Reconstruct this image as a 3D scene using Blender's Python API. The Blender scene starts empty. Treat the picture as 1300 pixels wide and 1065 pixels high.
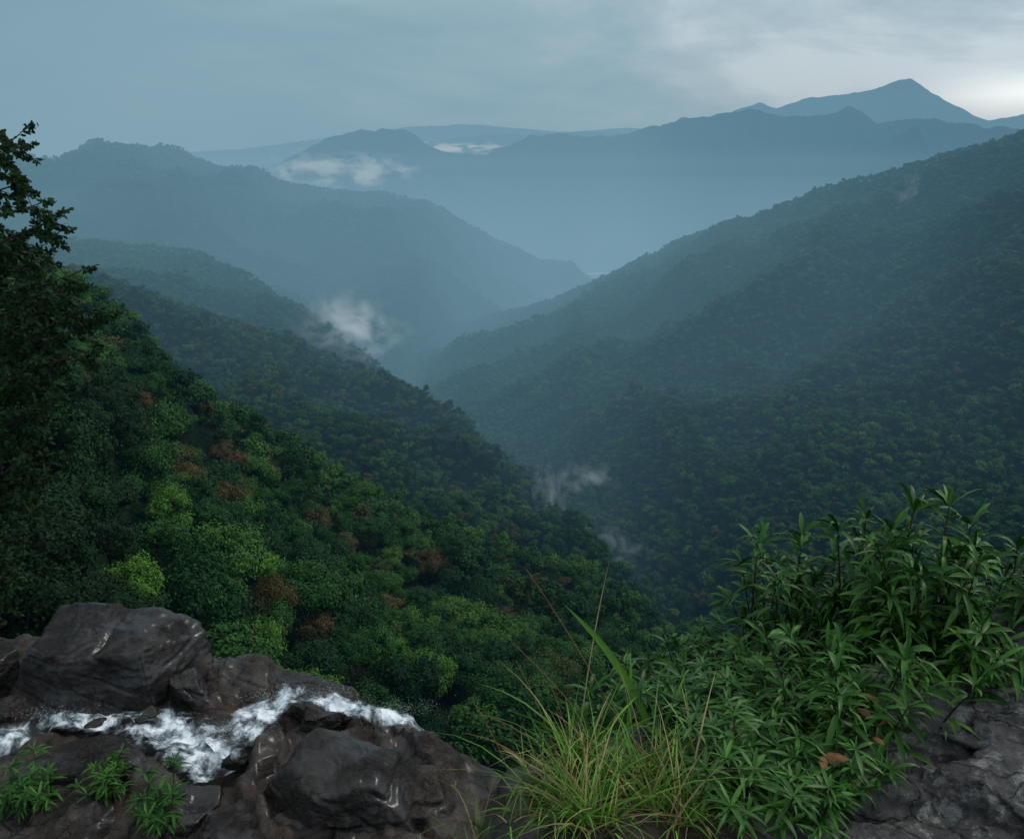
import bpy, math, random
import numpy as np
from mathutils import Vector, noise, Matrix

rng = np.random.default_rng(7); random.seed(7)
F = 1000.0; TH = math.radians(17.6); CT, ST = math.cos(TH), math.sin(TH)
COL = bpy.context.scene.collection

# ---------------------------------------------------------------- survey helpers
def P(u, v, d):
    xi = (u-650)/F; yi = (532.5-v)/F
    k = d/(CT+yi*ST)
    return Vector((xi*k, d, (-ST+yi*CT)*k))
def G(u, v, z):
    xi = (u-650)/F; yi = (532.5-v)/F
    k = z/(-ST+yi*CT)
    return Vector((xi*k, (CT+yi*ST)*k, z))
def proj(p):
    zc = p[1]*CT - p[2]*ST
    return 650+F*p[0]/zc, 532.5-F*(p[1]*ST+p[2]*CT)/zc

# ---------------------------------------------------------------- numpy noise
def _h(ix, iy, s):
    n = (ix*374761393 + iy*668265263 + s*1442695041) & 0xffffffff
    n = ((n ^ (n >> 13))*1274126177) & 0xffffffff
    n = n ^ (n >> 16)
    return (n & 0xffff)/65535.0
def vn(x, y, s=0):
    x = np.asarray(x, float); y = np.asarray(y, float)
    ix = np.floor(x).astype(np.int64); iy = np.floor(y).astype(np.int64)
    fx = x-ix; fy = y-iy
    fx = fx*fx*fx*(fx*(fx*6-15)+10); fy = fy*fy*fy*(fy*(fy*6-15)+10)
    a = _h(ix, iy, s); b = _h(ix+1, iy, s); c = _h(ix, iy+1, s); d = _h(ix+1, iy+1, s)
    return (a+(b-a)*fx)*(1-fy)+(c+(d-c)*fx)*fy
def fbm(x, y, s=0, o=4, ridged=False):
    r = 0; a = .5; t = 0
    for i in range(o):
        v = vn(x*2**i+13.7*i, y*2**i-7.3*i, s+i)
        if ridged: v = 1-abs(2*v-1)
        r = r+a*v; t += a; a *= .5
    return r/t*2-1
def sstep(a, b, x):
    t = np.clip((x-a)/(b-a), 0, 1); return t*t*(3-2*t)

# ---------------------------------------------------------------- mesh helpers
def mesh_np(name, V, Q, mat=None, smooth=False):
    V = np.asarray(V, np.float32).reshape(-1, 3); Q = np.asarray(Q, np.int32)
    k = Q.shape[1]
    m = bpy.data.meshes.new(name)
    m.vertices.add(len(V)); m.vertices.foreach_set('co', V.ravel())
    m.loops.add(Q.size); m.loops.foreach_set('vertex_index', Q.ravel())
    m.polygons.add(len(Q))
    m.polygons.foreach_set('loop_start', np.arange(0, Q.size, k, dtype=np.int32))
    m.polygons.foreach_set('loop_total', np.full(len(Q), k, np.int32))
    if smooth: m.polygons.foreach_set('use_smooth', np.ones(len(Q), bool))
    if mat: m.materials.append(mat)
    m.update(calc_edges=True); m.validate()
    return m
def add(name, mesh, loc=(0, 0, 0), parent=None, **props):
    o = bpy.data.objects.new(name, mesh); COL.objects.link(o)
    o.location = loc
    if parent: o.parent = parent
    for k, v in props.items(): o[k] = v
    return o
def grid_faces(nr, nc, off=0):
    i = np.arange(nr-1)[:, None]*nc+np.arange(nc-1)[None, :]
    i = i.ravel()+off
    return np.stack([i, i+1, i+nc+1, i+nc], 1)
class MB:
    def __init__(s): s.V = []; s.Q = []; s.n = 0
    def put(s, V, Q):
        V = np.asarray(V, float).reshape(-1, 3)
        s.V.append(V); s.Q.append(np.asarray(Q)+s.n); s.n += len(V)
    def mesh(s, name, mat, smooth=False):
        return mesh_np(name, np.concatenate(s.V), np.concatenate(s.Q), mat, smooth)
    def tube(s, pts, rad, n=7):
        pts = np.asarray(pts, float); k = len(pts); V = []
        for i in range(k):
            t = pts[min(i+1, k-1)]-pts[max(i-1, 0)]; t /= np.linalg.norm(t)+1e-9
            a = np.cross(t, [0.3, .9, .1] if abs(t[2]) > .7 else [0, 0, 1]); a /= np.linalg.norm(a)+1e-9
            b = np.cross(t, a)
            an = np.linspace(0, 2*math.pi, n, endpoint=False)
            V.append(pts[i]+rad[i]*(np.cos(an)[:, None]*a+np.sin(an)[:, None]*b))
        V = np.concatenate(V); Q = []
        for i in range(k-1):
            for j in range(n):
                Q.append([i*n+j, i*n+(j+1) % n, (i+1)*n+(j+1) % n, (i+1)*n+j])
        s.put(V, Q)
    def strip(s, pts, wid, side, fold=0.0):
        pts = np.asarray(pts, float); k = len(pts); side = np.asarray(side, float)
        side = side/(np.linalg.norm(side)+1e-9)
        t = pts[-1]-pts[0]; up = np.cross(side, t); up /= np.linalg.norm(up)+1e-9
        w = np.asarray(wid)[:, None]
        L = pts-side*w+up*w*fold; R = pts+side*w+up*w*fold
        V = np.stack([L, pts, R], 1).reshape(-1, 3); Q = []
        for i in range(k-1):
            a = i*3
            Q += [[a, a+1, a+4, a+3], [a+1, a+2, a+5, a+4]]
        s.put(V, Q)
    def rhombs(s, C, U, N, l, w):
        U = U-N*(U*N).sum(1, keepdims=True); U /= np.linalg.norm(U, axis=1, keepdims=True)+1e-9
        W = np.cross(N, U); l = l[:, None]; w = w[:, None]
        V = np.stack([C-U*l*.5, C+W*w*.5, C+U*l*.5, C-W*w*.5], 1).reshape(-1, 3)
        s.put(V, np.arange(len(C)*4).reshape(-1, 4))
    def hexleaf(s, C, U, N, l, w):   # rounded leaf, two quads
        U = U-N*(U*N).sum(1, keepdims=True); U /= np.linalg.norm(U, axis=1, keepdims=True)+1e-9
        W = np.cross(N, U); l = l[:, None]; w = w[:, None]
        V = np.stack([C-U*l*.5, C-U*l*.15+W*w*.5, C+U*l*.25+W*w*.42, C+U*l*.5, C+U*l*.25-W*w*.42, C-U*l*.15-W*w*.5], 1).reshape(-1, 3)
        i = np.arange(len(C))*6
        s.put(V, np.concatenate([np.stack([i, i+1, i+2, i+3], 1), np.stack([i, i+3, i+4, i+5], 1)]))

# ---------------------------------------------------------------- materials
def newmat(name):
    m = bpy.data.materials.new(name); m.use_nodes = True
    nt = m.node_tree; b = nt.nodes['Principled BSDF']
    return m, nt, b
def ramp(nt, stops, fac=None, interp='LINEAR'):
    r = nt.nodes.new('ShaderNodeValToRGB'); cr = r.color_ramp; cr.interpolation = interp
    while len(cr.elements) < len(stops): cr.elements.new(.5)
    for e, (p, c) in zip(cr.elements, stops):
        e.position = p; e.color = (*c, 1) if len(c) == 3 else c
    if fac is not None: nt.links.new(fac, r.inputs[0])
    return r.outputs[0]
def nz(nt, scale, detail=4, rough=.5, vec=None, dist=0):
    n = nt.nodes.new('ShaderNodeTexNoise'); n.inputs['Scale'].default_value = scale
    n.inputs['Detail'].default_value = detail; n.inputs['Roughness'].default_value = rough
    n.inputs['Distortion'].default_value = dist
    if vec is not None: nt.links.new(vec, n.inputs['Vector'])
    return n.outputs[0]
def mixc(nt, a, b, fac, mode='MIX'):
    m = nt.nodes.new('ShaderNodeMix'); m.data_type = 'RGBA'; m.blend_type = mode
    for sock, v in ((m.inputs[6], a), (m.inputs[7], b), (m.inputs[0], fac)):
        if isinstance(v, bpy.types.NodeSocket): nt.links.new(v, sock)
        elif isinstance(v, (int, float)): sock.default_value = v
        else: sock.default_value = (*v, 1)
    return m.outputs[2]
def math_(nt, op, a, b=None, clamp=False):
    m = nt.nodes.new('ShaderNodeMath'); m.operation = op; m.use_clamp = clamp
    for sock, v in ((m.inputs[0], a), (m.inputs[1], b)):
        if v is None: continue
        if isinstance(v, bpy.types.NodeSocket): nt.links.new(v, sock)
        else: sock.default_value = v
    return m.outputs[0]
def bump(nt, b, h, strength=.5, dist=.1):
    n = nt.nodes.new('ShaderNodeBump'); n.inputs['Strength'].default_value = strength
    n.inputs['Distance'].default_value = dist
    nt.links.new(h, n.inputs['Height']); nt.links.new(n.outputs[0], b.inputs['Normal'])
def objco(nt):
    return nt.nodes.new('ShaderNodeTexCoord').outputs['Object']
def poso(nt):
    return nt.nodes.new('ShaderNodeNewGeometry').outputs['Position']

def foliage_mat(name, stops, region=True, rough=.6, spec=.08):
    m, nt, b = newmat(name)
    oi = nt.nodes.new('ShaderNodeObjectInfo'); ge = nt.nodes.new('ShaderNodeNewGeometry')
    r = oi.outputs['Random']
    if region:
        n = nz(nt, .010, 4, .65, oi.outputs['Location'])
        n2 = math_(nt, 'ADD', math_(nt, 'MULTIPLY', math_(nt, 'SUBTRACT', n, .5), 1.0), .02)
        r2 = math_(nt, 'ADD', math_(nt, 'MULTIPLY', r, .95), n2, True)
        c = ramp(nt, stops, r2)
        hs = math_(nt, 'FRACT', math_(nt, 'MULTIPLY', r, 57.31))
        c = mixc(nt, c, (.085, .052, .022), ramp(nt, [(0, (0, 0, 0)), (.94, (0, 0, 0)), (.955, (.7, .7, .7))], hs))
    else: c = ramp(nt, stops, r)
    br = ramp(nt, [(0, (.55, .55, .55)), (.6, (1, 1, 1)), (1, (1.5, 1.5, 1.3))], ge.outputs['Random Per Island'])
    c = mixc(nt, c, br, 1.0, 'MULTIPLY')
    nt.links.new(c, b.inputs['Base Color'])
    b.inputs['Roughness'].default_value = rough
    b.inputs['Specular IOR Level'].default_value = spec
    return m
GREEN = [(0, (.009, .034, .012)), (.3, (.016, .058, .014)), (.6, (.029, .088, .018)),
         (.85, (.046, .116, .021)), (1, (.072, .145, .027))]
M_leaf = foliage_mat('forest_leaves', GREEN)
M_lime = foliage_mat('lime_leaves', [(0, (.050, .140, .024)), (1, (.085, .20, .028))], False)
M_rust = foliage_mat('rust_leaves', [(0, (.095, .056, .024)), (1, (.070, .070, .025))], False)
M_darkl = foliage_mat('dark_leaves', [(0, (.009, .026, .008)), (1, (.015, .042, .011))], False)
M_edge = foliage_mat('edge_tree_leaves', [(0, (.012, .032, .010)), (1, (.012, .032, .010))], False)  # one even dark green for the leafy tree at the left edge
M_shrub = foliage_mat('shrub_leaves', [(0, (.018, .076, .010)), (1, (.042, .125, .016))], False, .42, .2)
M_grass = foliage_mat('grass_blades', [(0, (.10, .25, .035)), (1, (.13, .25, .04))], False, .5, .2)
def plain(name, col, rough=.8, spec=.2):
    m, nt, b = newmat(name)
    n = nz(nt, 6, 4)
    c = mixc(nt, tuple(x*.6 for x in col), tuple(min(1, x*1.3) for x in col), n)
    nt.links.new(c, b.inputs['Base Color']); b.inputs['Roughness'].default_value = rough
    b.inputs['Specular IOR Level'].default_value = spec
    return m
M_bark = plain('bark', (.035, .028, .022))
M_straw = plain('straw_stalks', (.34, .25, .12))
M_redst = plain('reddish_stalks', (.26, .12, .06))
M_dead = plain('dead_leaf', (.17, .075, .035))

def floor_mat(name, c1, c2, scale):
    m, nt, b = newmat(name)
    p = poso(nt)
    n = nz(nt, scale, 6, .65, p); n2 = nz(nt, scale*12, 4, .6, p)
    c = mixc(nt, c1, c2, ramp(nt, [(.35, (0, 0, 0)), (.65, (1, 1, 1))], n))
    c = mixc(nt, c, (.4, .4, .4), ramp(nt, [(.4, (.8, .8, .8)), (.6, (0, 0, 0))], n2), 'MULTIPLY')
    nt.links.new(c, b.inputs['Base Color']); b.inputs['Roughness'].default_value = .95
    b.inputs['Specular IOR Level'].default_value = .05
    v = nt.nodes.new('ShaderNodeTexVoronoi'); v.inputs['Scale'].default_value = scale*14
    nt.links.new(p, v.inputs['Vector'])
    bump(nt, b, math_(nt, 'SUBTRACT', 1, v.outputs['Distance']), .9, .12/scale)
    return m
M_floor = floor_mat('forest_floor', (.005, .015, .005), (.009, .024, .007), .05)
M_far = floor_mat('far_forest', (.008, .020, .012), (.024, .044, .022), .004)

def rock_mat(name, c1, c2, c3, rough, lichen=0.0, wet=.3, spec=.5, crackd=.75, coat=0.0, bs=.95):
    m, nt, b = newmat(name)
    p = poso(nt)
    n = nz(nt, 1.4, 8, .66, p, .6); n2 = nz(nt, 7, 9, .75, p, .3); n3 = nz(nt, 45, 5, .7, p)
    c = mixc(nt, c1, c2, ramp(nt, [(.40, (0, 0, 0)), (.58, (1, 1, 1))], n))
    c = mixc(nt, c, c3, ramp(nt, [(.50, (0, 0, 0)), (.72, (.9, .9, .9))], n2))
    if lichen:
        l = ramp(nt, [(.52, (0, 0, 0)), (.58, (lichen,)*3)], nz(nt, 7.5, 9, .8, p))
        c = mixc(nt, c, (.34, .355, .34), l)
        l = ramp(nt, [(.55, (0, 0, 0)), (.63, (.85,)*3)], nz(nt, 3.1, 8, .75, p, .4))
        c = mixc(nt, c, (.030, .030, .030), l)
    nn = nt.nodes.new('ShaderNodeTexNoise'); nn.inputs['Scale'].default_value = 2.2; nn.inputs['Detail'].default_value = 6
    nt.links.new(p, nn.inputs['Vector'])
    mp = nt.nodes.new('ShaderNodeMapping'); mp.inputs['Scale'].default_value = (1.1, 1.1, 3.0); mp.inputs['Rotation'].default_value = (.35, .25, .4)
    va = nt.nodes.new('ShaderNodeVectorMath'); va.operation = 'ADD'
    nt.links.new(p, mp.inputs[0]); nt.links.new(mp.outputs[0], va.inputs[0]); nt.links.new(nn.outputs['Color'], va.inputs[1])
    v = nt.nodes.new('ShaderNodeTexVoronoi'); v.feature = 'DISTANCE_TO_EDGE'; v.inputs['Scale'].default_value = 1.6 if not lichen else 2.6
    nt.links.new(va.outputs[0], v.inputs['Vector'])
    wmask = math_(nt, 'MULTIPLY', ramp(nt, [(.42, (0, 0, 0)), (.58, (1, 1, 1))], nz(nt, 1.9, 4, .6, p)), .06)
    ck = math_(nt, 'DIVIDE', v.outputs['Distance'], math_(nt, 'ADD', wmask, .002), True)
    c = mixc(nt, (.006, .005, .005), c, math_(nt, 'ADD', math_(nt, 'MULTIPLY', ck, crackd), 1-crackd))
    nt.links.new(c, b.inputs['Base Color'])
    rr = ramp(nt, [(.38, (max(.18, rough-wet),)*3), (.62, (rough+.15,)*3)], nz(nt, 3.2, 7, .72, p))
    nt.links.new(rr, b.inputs['Roughness']); b.inputs['Specular IOR Level'].default_value = spec
    h = math_(nt, 'ADD', math_(nt, 'MULTIPLY', n2, .8), math_(nt, 'MULTIPLY', n3, .2))
    h = math_(nt, 'ADD', h, math_(nt, 'MULTIPLY', ck, .18))
    vc = nt.nodes.new('ShaderNodeTexVoronoi'); vc.inputs['Scale'].default_value = 2.4
    nt.links.new(va.outputs[0], vc.inputs['Vector'])
    h = math_(nt, 'ADD', h, math_(nt, 'MULTIPLY', vc.outputs['Distance'], .5))
    bump(nt, b, h, bs, .10)
    if coat:
        cw = ramp(nt, [(.42, (0, 0, 0)), (.56, (coat,)*3)], nz(nt, 1.7, 5, .6, p))
        nt.links.new(cw, b.inputs['Coat Weight']); b.inputs['Coat Roughness'].default_value = .25
    return m
M_rock = rock_mat('wet_brown_rock', (.011, .008, .0065), (.045, .031, .024), (.090, .068, .055), .45, coat=.5, spec=.3, bs=.85)
M_rock2 = rock_mat('dark_wet_rock', (.005, .0044, .004), (.017, .0135, .0115), (.048, .037, .031), .42, spec=.3, coat=.7, bs=.85)
M_grey = rock_mat('grey_lichen_rock', (.075, .075, .077), (.15, .15, .15), (.23, .23, .225), .65, .8, .15, .25)

m, nt, b = newmat('white_water')
uv = nt.nodes.new('ShaderNodeUVMap'); uv.uv_map = 'flow'
p = poso(nt)
n = nz(nt, 3.4, 12, .66, p, .35)
sxy = nt.nodes.new('ShaderNodeSeparateXYZ'); nt.links.new(uv.outputs[0], sxy.inputs[0])
edge = math_(nt, 'SUBTRACT', 1, math_(nt, 'POWER', math_(nt, 'ABSOLUTE', sxy.outputs[0]), 2), True)
dens = math_(nt, 'ADD', math_(nt, 'MULTIPLY', math_(nt, 'SUBTRACT', n, .51), 4.6), math_(nt, 'MULTIPLY', edge, .54), True)
c = ramp(nt, [(0, (.06, .075, .08)), (.35, (.30, .37, .42)), (.85, (.80, .86, .91))], dens)
nt.links.new(c, b.inputs['Base Color']); b.inputs['Roughness'].default_value = .45; b.inputs['Specular IOR Level'].default_value = .25
al = math_(nt, 'MULTIPLY', math_(nt, 'ADD', math_(nt, 'MULTIPLY', dens, 1.1), .15, True), math_(nt, 'MULTIPLY', edge, 1.5, True))
nt.links.new(al, b.inputs['Alpha'])
M_water = m
M_spray = plain('spray', (.85, .88, .9), .3)
m, nt, b = newmat('river_gleam'); b.inputs['Base Color'].default_value = (.6, .65, .68, 1); b.inputs['Roughness'].default_value = .2  # gleam of the far river put into a pale base colour
M_river = m

# ---------------------------------------------------------------- hills
class Hill:
    def __init__(s, crest, toe, h, amp, wl, seed, bulge=0, cn=0.0, back=.55, smooth=5, pin=False):
        def conv(pts):
            w = np.array([P(*q) for q in pts]); b_ = w[:, 0]/w[:, 1]
            o = np.argsort(b_); return b_[o], w[o, 1], w[o, 2]
        s.B = np.linspace(-1.3, 1.3, 2600)
        def prep(pts):
            b_, y, z = conv(pts)
            Y = np.interp(s.B, b_, y); Z = np.interp(s.B, b_, z)
            k = np.hanning(2*smooth+3); k /= k.sum()
            f = lambda a: np.convolve(np.pad(a, smooth+1, mode='edge'), k, 'valid')
            return f(Y), f(Z)
        s.yc, s.zc = prep(crest); s.yt, s.zt = prep(toe)
        s.zc = s.zc-h+cn*fbm(s.B*60, s.B*0, seed+50, 4)
        s.h = h; s.amp = amp; s.wl = wl; s.seed = seed; s.bulge = bulge; s.back = back; s.pin = pin
    def bt(s, x, y):
        b_ = x/y
        yc = np.interp(b_, s.B, s.yc); yt = np.interp(b_, s.B, s.yt)
        return b_, (y-yt)/(yc-yt)
    def z(s, x, y):
        b_, t = s.bt(x, y)
        yc = np.interp(b_, s.B, s.yc); yt = np.interp(b_, s.B, s.yt)
        zc = np.interp(b_, s.B, s.zc); zt = np.interp(b_, s.B, s.zt)
        tc = np.minimum(t, 1)
        z = zt+(zc-zt)*tc+s.bulge*np.sin(np.pi*np.clip(t, 0, 1))
        over = np.maximum(t-1, 0)*(yc-yt)
        z = z-s.back*(np.sqrt(over**2+(.02*yc)**2)-.02*yc)
        if s.pin:
            env = np.sin(np.pi*np.clip(t, 0, 1)); n_ = fbm(x/s.wl, y/s.wl, s.seed, 5, True)-.45
            return z+s.amp*env*n_
        env = np.sin(np.pi*np.clip(t*.93+.03, 0, 1))**.6
        env = np.where(t > 1, .2, env)
        z = z+s.amp*env*(fbm(x/s.wl, y/s.wl, s.seed, 5, True)-.25)
        return z
    def mesh(s, name, mat, nb, ntt, b0=-1.0, b1=1.0, t0=-.15, t1=1.6, label=''):
        bb = np.linspace(b0, b1, nb)
        tt = np.concatenate([np.linspace(t0, 1, ntt), np.linspace(1, t1, ntt//4+2)[1:]])
        Bm, T = np.meshgrid(bb, tt)
        yc = np.interp(Bm, s.B, s.yc); yt = np.interp(Bm, s.B, s.yt)
        Y = yt+(yc-yt)*T; X = Bm*Y; Z = s.z(X, Y)
        V = np.stack([X, Y, Z], 2).reshape(-1, 3)
        me = mesh_np(name, V, grid_faces(len(tt), nb), mat, True)
        return add(name, me, kind='structure', label=label, category='hill')
    def scatter(s, spacing, b0=-.85, b1=.85, t0=-.05, t1=1.04):
        ymax = s.yc.max()*1.1; ymin = max(s.yt.min()*.9, 10)
        ys = np.arange(ymin, ymax, spacing); xs = np.arange(b0*ymax, b1*ymax, spacing)
        X, Y = np.meshgrid(xs, ys); X = X+(np.arange(len(ys)) % 2)[:, None]*spacing*.5
        X = (X+rng.uniform(-.5, .5, X.shape)*spacing).ravel(); Y = (Y+rng.uniform(-.5, .5, Y.shape)*spacing).ravel()
        k = (X/Y > b0) & (X/Y < b1); X = X[k]; Y = Y[k]
        _, t = s.bt(X, Y); k = (t > t0) & (t < t1); X = X[k]; Y = Y[k]
        return np.stack([X, Y, s.z(X, Y)], 1)

L1 = Hill([(-600, 150, 260), (-200, 240, 300), (0, 305, 320), (100, 360, 330), (170, 412, 325), (230, 475, 315), (330, 542, 300),
           (430, 600, 290), (540, 652, 285), (640, 692, 280), (740, 722, 280), (830, 775, 290), (900, 815, 300), (1000, 860, 310), (1400, 960, 320)],
          [(-600, 1000, 24), (0, 950, 32), (250, 955, 55), (500, 965, 75), (700, 985, 90), (1000, 1000, 120), (1400, 1010, 130)],
          10, 18, 75, 1, 0, 0)
L2a = Hill([(-500, 290, 900), (0, 325, 900), (100, 340, 900), (200, 372, 880), (330, 420, 850), (420, 450, 820), (470, 462, 800),
            (530, 492, 760), (600, 545, 680), (660, 600, 600), (720, 660, 520), (780, 712, 460), (850, 770, 430), (1400, 900, 420)],
           [(-500, 400, 460), (0, 430, 480), (200, 530, 480), (330, 610, 440), (540, 710, 400), (740, 780, 380), (850, 830, 390), (1400, 930, 380)],
           9, 40, 130, 2, 0, 5)
L2b = Hill([(-500, 290, 1500), (0, 300, 1500), (100, 307, 1500), (200, 310, 1500), (250, 320, 1500), (300, 345, 1450), (350, 370, 1350),
            (400, 402, 1250), (440, 430, 1150), (500, 478, 1000), (560, 520, 880), (620, 575, 760), (1400, 900, 600)],
           [(-500, 380, 960), (0, 390, 960), (200, 430, 940), (330, 480, 900), (440, 520, 850), (530, 560, 760), (620, 620, 660), (1400, 950, 500)],
           9, 50, 220, 3, 0, 5)
L3 = Hill([(-200, 560, 2100), (480, 490, 2150), (520, 458, 2100), (560, 425, 2100), (600, 402, 2100), (660, 390, 2050), (740, 365, 1950), (800, 338, 1900), (870, 303, 1800), (920, 283, 1750),
           (980, 267, 1700), (1040, 246, 1650), (1100, 225, 1600), (1180, 204, 1500), (1250, 187, 1450), (1300, 169, 1400), (1400, 134, 1350), (1700, 60, 1300)],
          [(-200, 700, 1500), (480, 540, 1350), (520, 535, 1250), (560, 545, 1120), (600, 575, 950), (660, 640, 750), (700, 680, 650), (760, 730, 560), (830, 770, 480),
           (1000, 790, 400), (1200, 790, 350), (1400, 790, 330), (1700, 780, 300)],
          9, 80, 300, 4, 0, 7)
L4 = Hill([(-600, 150, 2500), (-100, 165, 2600), (0, 192, 2700), (60, 199, 2700), (100, 190, 2700), (130, 179, 2700), (180, 182, 2700), (250, 204, 2700), (330, 225, 2700),
           (400, 241, 2750), (490, 243, 2800), (560, 270, 2900), (620, 300, 3050), (680, 330, 3200), (740, 352, 3300), (800, 368, 3350), (1500, 420, 3400)],
          [(-600, 360, 1500), (0, 360, 1550), (300, 410, 1600), (440, 465, 1600), (560, 475, 1800), (650, 440, 2300), (740, 400, 2800), (800, 395, 3000), (1500, 450, 3000)],
          8, 150, 520, 5, 0, 8)
L5 = Hill([(-600, 330, 6400), (200, 290, 6400), (300, 238, 6400), (350, 206, 6300), (400, 184, 6200), (430, 174, 6200), (460, 163, 6200), (490, 165, 6200), (515, 164, 6200), (545, 186, 6200), (600, 198, 6200), (650, 186, 6200),
           (675, 172, 6200), (710, 168, 6200), (740, 176, 6100), (800, 168, 6000), (850, 156, 6000), (900, 146, 5900), (950, 140, 5900), (1000, 148, 5900), (1060, 145, 5900),
           (1078, 133, 5900), (1095, 139, 5900), (1112, 156, 5900), (1160, 149, 5900), (1200, 156, 5900), (1260, 161, 5900), (1300, 165, 5900), (1600, 180, 5900)],
          [(-600, 360, 4300), (300, 345, 4500), (600, 345, 4900), (750, 338, 5200), (850, 350, 4500), (1100, 360, 3600), (1600, 380, 3000)],
          0, 600, 900, 6, 0, 26, smooth=2, pin=True)
L6 = Hill([(-600, 260, 9300), (100, 240, 9300), (500, 190, 9300), (560, 178, 9300), (620, 171, 9300), (660, 171, 9300), (740, 167, 9300), (850, 175, 9300), (925, 144, 9300), (965, 129, 9300), (985, 137, 9300), (1020, 125, 9300), (1060, 122, 9300),
           (1110, 114, 9300), (1140, 104, 9300), (1156, 99, 9300), (1180, 114, 9300), (1205, 130, 9300), (1235, 146, 9300), (1255, 152, 9300), (1280, 149, 9300), (1310, 141, 9300), (1600, 130, 9300)],
          [(-600, 310, 6800), (1600, 310, 6800)], 0, 420, 1500, 8, 0, 26, smooth=2, pin=True)
L7 = Hill([(-600, 200, 15000), (0, 205, 15000), (300, 190, 15000), (480, 168, 15000), (520, 161, 15000), (600, 158, 15000), (650, 162, 15000), (720, 168, 15000), (800, 163, 15000), (880, 172, 15000), (1600, 175, 15000)],
          [(-600, 280, 10500), (1600, 280, 10500)], 0, 300, 2400, 9, 0, 20, smooth=3, pin=True)
L1.mesh('hillside', M_floor, 300, 90, label='steep hillside carrying dense rainforest trees')
L2a.mesh('hillside', M_floor, 300, 90, label='forested spur sloping down into the valley')
L2b.mesh('hillside', M_floor, 300, 90, label='hazy forested spur behind drifting mist')
L3.mesh('hillside', M_floor, 500, 200, label='long forested hillside falling into the valley')
L4.mesh('hill', M_floor, 600, 220, label='rounded forested hill veiled in blue haze')
L5.mesh('mountain_ridge', M_far, 900, 260, label='long blue mountain ridge with jagged crest')
L6.mesh('mountain', M_far, 800, 200, label='distant pointed blue mountain peak')
L7.mesh('mountain_ridge', M_far, 500, 90, label='faint distant mountain ridge in haze')

R = np.concatenate([[50], np.geomspace(400, 40000, 60)]); A = np.linspace(0, 2*math.pi, 97)
Rm, Am = np.meshgrid(R, A, indexing='ij')
V = np.stack([Rm*np.cos(Am), Rm*np.sin(Am), -620+0*Rm+12*fbm(Rm*np.cos(Am)/900, Rm*np.sin(Am)/900, 3)], 2).reshape(-1, 3)
add('ground', mesh_np('ground', V, grid_faces(len(R), len(A)), M_far, True), kind='structure', label='flat forested valley floor reaching the horizon', category='ground')
rp = [P(735, 341, 4780), P(752, 339, 4830), P(768, 338, 4870), P(782, 337, 4900)]
mb = MB(); mb.strip([(p_.x, p_.y, -604) for p_ in rp], [30, 45, 25, 15], (0.1, 1, 0)); 
add('river', mb.mesh('river', M_river), kind='structure', label='river bend on the valley floor, gleam painted as pale colour', category='river')

# ---------------------------------------------------------------- crowns
def unit(n):
    v = rng.normal(size=(n, 3)); return v/np.linalg.norm(v, axis=1, keepdims=True)
def ico(sub):
    import bmesh
    bm = bmesh.new(); bmesh.ops.create_icosphere(bm, subdivisions=sub, radius=1)
    V = np.array([v.co[:] for v in bm.verts]); T = np.array([[v.index for v in f.verts] for f in bm.faces]); bm.free()
    return V, T
ICV, ICT = ico(2)
def crown_mesh(name, nleaf, size, mat, flat=.62, nl=None, spread=.66, core=50, rmax=.40):
    nl = nl or int(rng.integers(9, 15))
    C = unit(nl)*rng.uniform(.35, 1, (nl, 1))**.6*spread; C[:, 2] = np.abs(C[:, 2])*flat*rng.choice([1, 1, 1, -.3], nl)
    C[:, :2] *= rng.uniform(.7, 1.25, 2)
    r = rng.uniform(.16, rmax, nl)
    mb = MB()
    w = r**2/np.sum(r**2)
    for i in range(nl):
        n = int(nleaf*w[i]); d = unit(n); d[:, 2] = np.where(d[:, 2] < -.25, -d[:, 2], d[:, 2])
        wob = 1+.3*np.sin(d[:, 0]*7+i)*np.cos(d[:, 1]*6+d[:, 2]*5)
        rr = r[i]*wob*rng.uniform(.66, 1.18, n)
        c = C[i]+d*rr[:, None]*np.array([1, 1, .8])
        N = d*1.1+unit(n)*.7; N[:, 2] += .3; N /= np.linalg.norm(N, axis=1, keepdims=True)
        mb.rhombs(c, unit(n), N, size*rng.uniform(.7, 1.5, n), size*rng.uniform(.5, .9, n))
        d = unit(core)
        mb.rhombs(C[i]+d*r[i]*.6, unit(core), d, np.full(core, r[i]*.55), np.full(core, r[i]*.5))
    return mb.mesh(name, mat)
def trunk_mesh(name):
    mb = MB()
    pts = [(0, 0, -2.5)]; x = y = 0
    for i in range(1, 7):
        x += random.uniform(-.18, .18); y += random.uniform(-.18, .18); pts.append((x, y, i*1.15-.5))
    mb.tube(pts, [.30, .22, .20, .17, .14, .12, .08])
    for j in range(5):
        k = random.randint(3, 5); a = random.uniform(0, 6.28); b0 = np.array(pts[k]); dr = np.array([math.cos(a), math.sin(a), .7])
        mb.tube([b0, b0+dr*1.1, b0+dr*2.1+np.array([0, 0, .5])], [.11, .08, .03], 5)
    return mb.mesh(name, M_bark)
NEAR = [crown_mesh('crown_near', 24000, .040, M_leaf, nl=30, spread=.70, rmax=.34) for i in range(3)]
HI = [crown_mesh('crown_fine', 8000, .054, M_leaf, nl=int(rng.integers(13, 28)), flat=float(rng.uniform(.5, 1.2)), rmax=.38, spread=.70) for i in range(12)]
MID = [crown_mesh('crown_far', 1500, .10, M_leaf, nl=int(rng.integers(7, 16)), core=16, flat=float(rng.uniform(.5, 1.0))) for i in range(12)]
TR = [trunk_mesh('trunk') for i in range(3)]

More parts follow.
